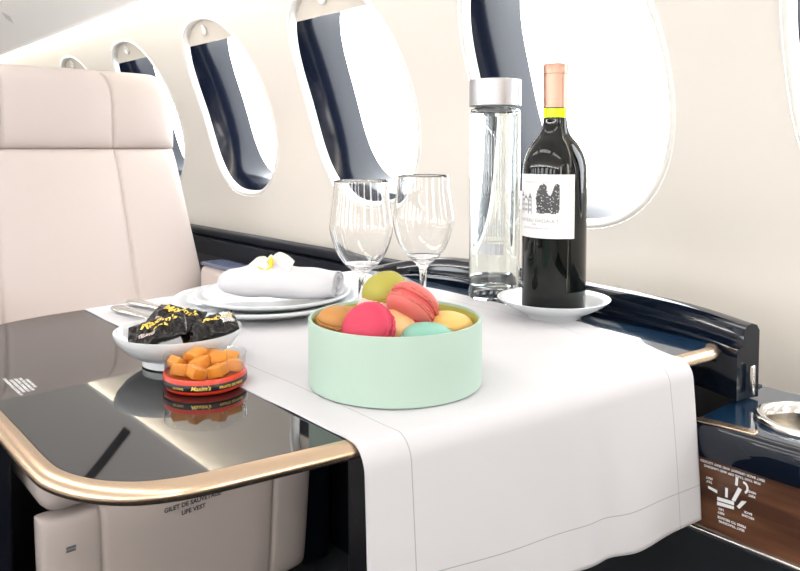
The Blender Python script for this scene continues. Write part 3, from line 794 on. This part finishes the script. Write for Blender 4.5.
# ---------------------------------------------------------------- truffle sachets
def sachet(label, loc, rot, w=.056, h=.038, T=.017, seed=0, words=(), silver=False):
    t = thing('truffle_sachet', label, 'sachet', loc, 0, 'black truffle sachets in the white bowl'); t.rotation_euler = rot
    nu, nv = 61, 33
    def surf(u, v, sg, lift=0):
        U, V = u * 2 - 1, v * 2 - 1; e = max(0, 1 - abs(U) ** 2.6) ** .55 * max(0, 1 - abs(V) ** 2.4) ** .5
        x = U * w / 2 * (1 - .05 * abs(V)); y = V * h / 2 * (1 - .10 * (1 - abs(U)) ** 2)
        wr = noise.noise((u * 6 + seed, v * 3, sg * 2)) * .0034 + noise.noise((u * 13 + seed, v * 7, sg * 3)) * .0020 + abs(noise.noise((u * 9, v * 9 + seed, 4))) * -.0022
        cr_ = .0008 * math.sin(v * 80) * max(0, (abs(U) - .86) / .14)
        return (x, y, sg * (T / 2 * e + .0002 + lift) + wr * e + cr_)
    b = B(); b.grid(lambda i, j: surf(i / (nu - 1), j / (nv - 1), 1), nu, nv); b.grid(lambda i, j: surf(i / (nu - 1), j / (nv - 1), -1), nu, nv)
    obj('wrapper', b, M_sachet, t, smooth=60)
    if silver:
        b = B(); b.grid(lambda i, j: surf(.74 + .20 * i / 24 + .02 * math.sin(j * .5), .30 + .62 * j / 24, 1, .0005), 25, 25); obj('silver_end', b, mat('silver_foil', (.75, .75, .76), .22, metal=.9), t, smooth=60)['label'] = 'crumpled silvery end'
    for body, size, x0, y0, m, nm in words:
        b = B(); text_shape(body, size, shear=.25, fn=lambda x, y: surf(min(1, max(0, (x + x0) / w + .5)), min(1, max(0, (y + y0) / h + .5)), 1, .0007), b=b, bold=.0003); obj(nm, b, m, t, smooth=0)
    return t
words = [("Maxim's", .0105, .003, .0015, M_printgold, 'brand_lettering'), ('de Paris', .0042, .004, -.0050, M_printgold, 'gold_lettering'), ('TRUFFES', .0042, -.009, -.0108, mat('print_pale', (.5, .42, .4), .5), 'truffle_lettering')]
zr = -PSI
sachet('black foil sachet nearest the cutlery end of the bowl, lettering facing up', (bw[0] - .0185, bw[1] + .004, CZ + .0295), (R(27), R(-16), zr + R(14)), w=.054, h=.034, T=.014, seed=3, words=words)
sachet('black foil sachet lying topmost at the back of the bowl', (bw[0] + .004, bw[1] + .014, CZ + .0355), (R(24), R(6), zr + R(-12)), w=.052, h=.033, T=.014, seed=11, words=words)
sachet('black foil sachet with a silvery crumpled end nearest the macaron box', (bw[0] + .022, bw[1] - .018, CZ + .0295), (R(22), R(-14), zr + R(20)), w=.053, h=.032, T=.014, seed=23, silver=True, words=[("Maxim's", .0085, .009, .001, M_printgold, 'brand_lettering')])

# ---------------------------------------------------------------- jelly tub
jl = (.2800, .5745)
tub = thing('jelly_tub', 'round red tin and clear plastic tub of orange jelly cubes', 'tub', (jl[0], jl[1], TZ + .0004))
b = B(); b.lathe([(0, 0), (.0300, 0), (.0325, .0012), (.0338, .0035), (.0342, .0125), (.0338, .0132), (.0325, .0132), (.0325, .0042), (0, .004)], 72); obj('tin', b, M_red, tub, smooth=40)
b = B(); b.lathe([(.03425, .0040), (.03455, .0042), (.03465, .0092), (.0344, .0095)], 72); bd = obj('band', b, M_tinblack, tub, smooth=60)
pj = math.atan2(-jl[1], -jl[0])
def jm(u0, z0): return lambda x, y: ((.0349) * math.cos(pj + (u0 + x) / .0345), .0349 * math.sin(pj + (u0 + x) / .0345), z0 + y)
b = B(); text_shape("Maxim's", .0048, shear=.3, fn=jm(-.004, .0056), b=b, bold=.0001); text_shape('FRUITS DE PARIS', .0028, 'LEFT', space=1.15, fn=jm(.011, .0056), b=b, bold=.0001); text_shape('DE PARIS', .0026, 'RIGHT', fn=jm(-.018, .0056), b=b)
obj('gold_lettering', b, M_printgold, tub, smooth=0)
b = B(); b.lathe([(.0318, .0110), (.0330, .0134), (.0338, .0250), (.0342, .0262), (.0340, .0268), (.0334, .0262), (.0322, .0140), (.0310, .0112)], 72); obj('clear_wall', b, M_plastic, tub, smooth=60)
b = B(); b.lathe([(0, .0110), (.0300, .0112), (.0318, .0118), (.0318, .0108), (0, .0095)], 48); obj('paste', b, M_syrup, tub)
random.seed(5)
cubes = [(-.0235, -.001, .0165, 15, 'tilted up at the end of the tub nearest the table notice'), (-.0165, -.0165, .0165, 50, 'pressed to the clear wall beside the tilted one'), (-.001, -.0235, .0165, 5, 'at the very front of the clear tub wall'),
         (.0150, -.0180, .0165, 35, 'at the front of the tub, on the tablecloth side'), (.0235, -.002, .0165, 75, 'against the clear wall nearest the tablecloth'), (.0170, .0160, .0165, 40, 'at the back of the tub, on the tablecloth side'),
         (-.0010, .0230, .0165, 10, 'at the very back of the tub under the bowl'), (-.0170, .0160, .0165, 65, 'at the back of the tub, behind the tilted one'), (-.0020, -.0085, .0195, 25, 'low in the middle of the pile, towards the front'),
         (.0115, -.0010, .0225, 60, 'on top of the pile, on the tablecloth side'), (-.0080, .0050, .0225, 15, 'on top of the pile, in the middle')]
for i, (r_, c_, z_, a_, where) in enumerate(cubes):
    b = B(); s_ = .0066; b.rbox(-s_, s_, -s_, s_, -s_ * .72, s_ * .72, .0014, 2)
    p = RT * r_ - TOCAM * c_
    o = obj('jelly_cube', b, M_jelly, smooth=50); o.location = (jl[0] + p.x, jl[1] + p.y, TZ + z_ + .0012)
    o.rotation_euler = (R(random.uniform(-14, 14)), R(random.uniform(-20, 20)) + (R(35) if i == 0 else 0), R(a_))
    tag(o, 'orange jelly cube ' + where, 'sweet', 'orange jelly cubes in the tub')

# ---------------------------------------------------------------- cutlery
def handle(name, label, p0, p1, head):
    d = Vector(p1) - Vector(p0); ang = math.atan2(d.y, d.x)
    t = thing(name, label, 'cutlery', (p0[0], p0[1], CZ), ang, 'silver cutlery beside the plates')
    ks = [(0, .0, .0), (.001, .0055, .0024), (.005, .0085, .0032), (.014, .0095, .0036), (.030, .0085, .0034), (.055, .0055, .0028), (.080, .0042, .0026), (.100, .0036, .0025)]
    pts = cr(ks, 4)
    b = B(); n = 20
    b.grid(lambda i, j: (pts[i][0], pts[i][1] * math.cos(2 * PI * j / n), .0036 + pts[i][2] * math.sin(2 * PI * j / n)), len(pts), n, closev=True); obj('handle', b, M_steel, t, smooth=70, weld=1e-5)
    b = B()
    if head == 'blade':
        ol = [(.099, -.004), (.105, -.0065), (.16, -.008), (.185, -.0065), (.198, .0), (.199, .004), (.19, .0045), (.105, .0045), (.099, .004)]
        b.prism(ol, .0028, .0044); obj('blade', b, M_steel, t)
    else:
        def sp(i, j):
            u = i / 20 * 2 * PI; k = j / 8; x = .134 + .035 * math.cos(u) * k; y = .0165 * math.sin(u) * k * (1 + .1 * math.cos(u)); return (x, y, .0012 + .0045 * k * k)
        b.grid(sp, 20, 9, closeu=True); sc = obj('spoon_bowl', b, M_steel, t, smooth=180)
        m = sc.modifiers.new('t', 'SOLIDIFY'); m.thickness = .0008
    return t
handle('table_knife', 'polished silver knife lying farther from the plates, by the open table', (.3238, .905, 0), (.338, .7564, 0), 'blade')
handle('soup_spoon', 'polished silver spoon lying right next to the plates', (.352, .931, 0), (.372, .7964, 0), 'spoon')

# ---------------------------------------------------------------- napkin and orchid
nap = thing('napkin', 'white cloth napkin rolled loosely on the smaller plate', 'napkin', (.4815, .7760, CZ + .0158), R(-50))
Ln = .142
b = B(); nS, nA = 40, 96
def roll(i, j):
    """a flattened spiral sheet: j runs from the core outwards"""
    x = -Ln / 2 + Ln * i / (nS - 1); q = j / (nA - 1); a = q * 2 * PI * 2.6 + 2.2
    rad = .0045 + .0165 * q
    e = 1 + .10 * math.sin(x * 40 + 1) + .06 * math.sin(x * 95 + q * 6)
    k = min(1, (x + Ln / 2) / .018); k = (max(k, 0)) ** .5 * .22 + .78
    bul = 1 + .42 * math.exp(-((x + .030) / .034) ** 2) + .12 * math.sin(x * 60 + 2)
    y = rad * math.cos(a) * 1.62 * k; z = .0185 + rad * math.sin(a) * .98 * k * e * (bul if math.sin(a) > 0 else 1)
    y += .0022 * noise.noise((x * 30, a * .9, 1)); z += .0020 * noise.noise((x * 34, a, 5))
    return (x, y, max(z, .0006 + .0004 * (1 - q)))
b.grid(roll, nS, nA)
no = obj('rolled_cloth', b, M_napkin, nap, smooth=180); m = no.modifiers.new('t', 'SOLIDIFY'); m.thickness = .0012; m.offset = 0
# tucked end closing the far side of the roll
b = B()
def tuck(i, j):
    x, y, z = roll(0, nA - 37 + i); k = j / 7; d = (1 - k * k) ** .5
    cz = .0165; return (-Ln / 2 - .010 * d + .0003, y * k, cz + (z - cz) * k)
b.grid(tuck, 37, 8, closeu=True); obj('tucked_end', b, M_napkin, nap, smooth=180)

fl = thing('orchid_flower', 'white orchid blossom with a yellow heart lying on the napkin', 'flower', (.4665, .7770, CZ + .0510))
def petal(L, wd, az, el, curl, twist=0):
    b = B(); nu, nv = 15, 11
    def f(i, j):
        u = i / (nu - 1); s_ = -1 + 2 * j / (nv - 1)
        hw = wd * math.sin(PI * min(1, u ** .75)) ** .8 * .5 if 0 < u < 1 else 0
        return (L * u, s_ * hw, curl * u * u * L + .25 * hw * s_ * s_ + .0006 * math.sin(u * 20 + s_ * 4))
    b.grid(f, nu, nv); b.xf(Matrix.Rotation(az, 4, 'Z') @ Matrix.Rotation(-el, 4, 'Y') @ Matrix.Rotation(twist, 4, 'X')); return b
azr, azc = math.atan2(RT.y, RT.x), math.atan2(TOCAM.y, TOCAM.x)
for L, wd, az, el, cu, tw in ((.030, .034, azr, R(16), .1, R(58)), (.032, .032, azr + PI, R(2), -.1, R(-48)), (.019, .015, azr + R(100), R(62), -.1, 0), (.024, .015, azr - R(140), R(-38), -.15, R(-20)), (.020, .012, azr - R(60), R(-40), -.2, R(20))):
    pb = petal(L, wd, az, el, cu, tw); po = obj('petal', pb, M_petal, fl, smooth=180, weld=1e-5); m = po.modifiers.new('t', 'SOLIDIFY'); m.thickness = .0007
b = B(); b.tube(cr([(0, 0, .014), (.0 + TOCAM.x * .003, TOCAM.y * .003, .010), (TOCAM.x * .006, TOCAM.y * .006, .003), (TOCAM.x * .010 - RT.x * .006, TOCAM.y * .010 - RT.y * .006, -.001)], 5), [.0012, .0016, .002, .0024, .0028, .0030, .0030, .0028, .0026, .0024, .0022, .002, .0018, .0015, .0012, .0008][:16], 10); obj('lip', b, M_yellow, fl, smooth=60)
b = B(); b.tube([tuple(TOCAM * .006 - RT * .002 + UP * .0005), tuple(TOCAM * .008 - RT * .010 + UP * .001), tuple(TOCAM * .007 - RT * .016 + UP * .004)], [.0016, .0012, .0005], 8); obj('tendril', b, M_yellow, fl, smooth=60)
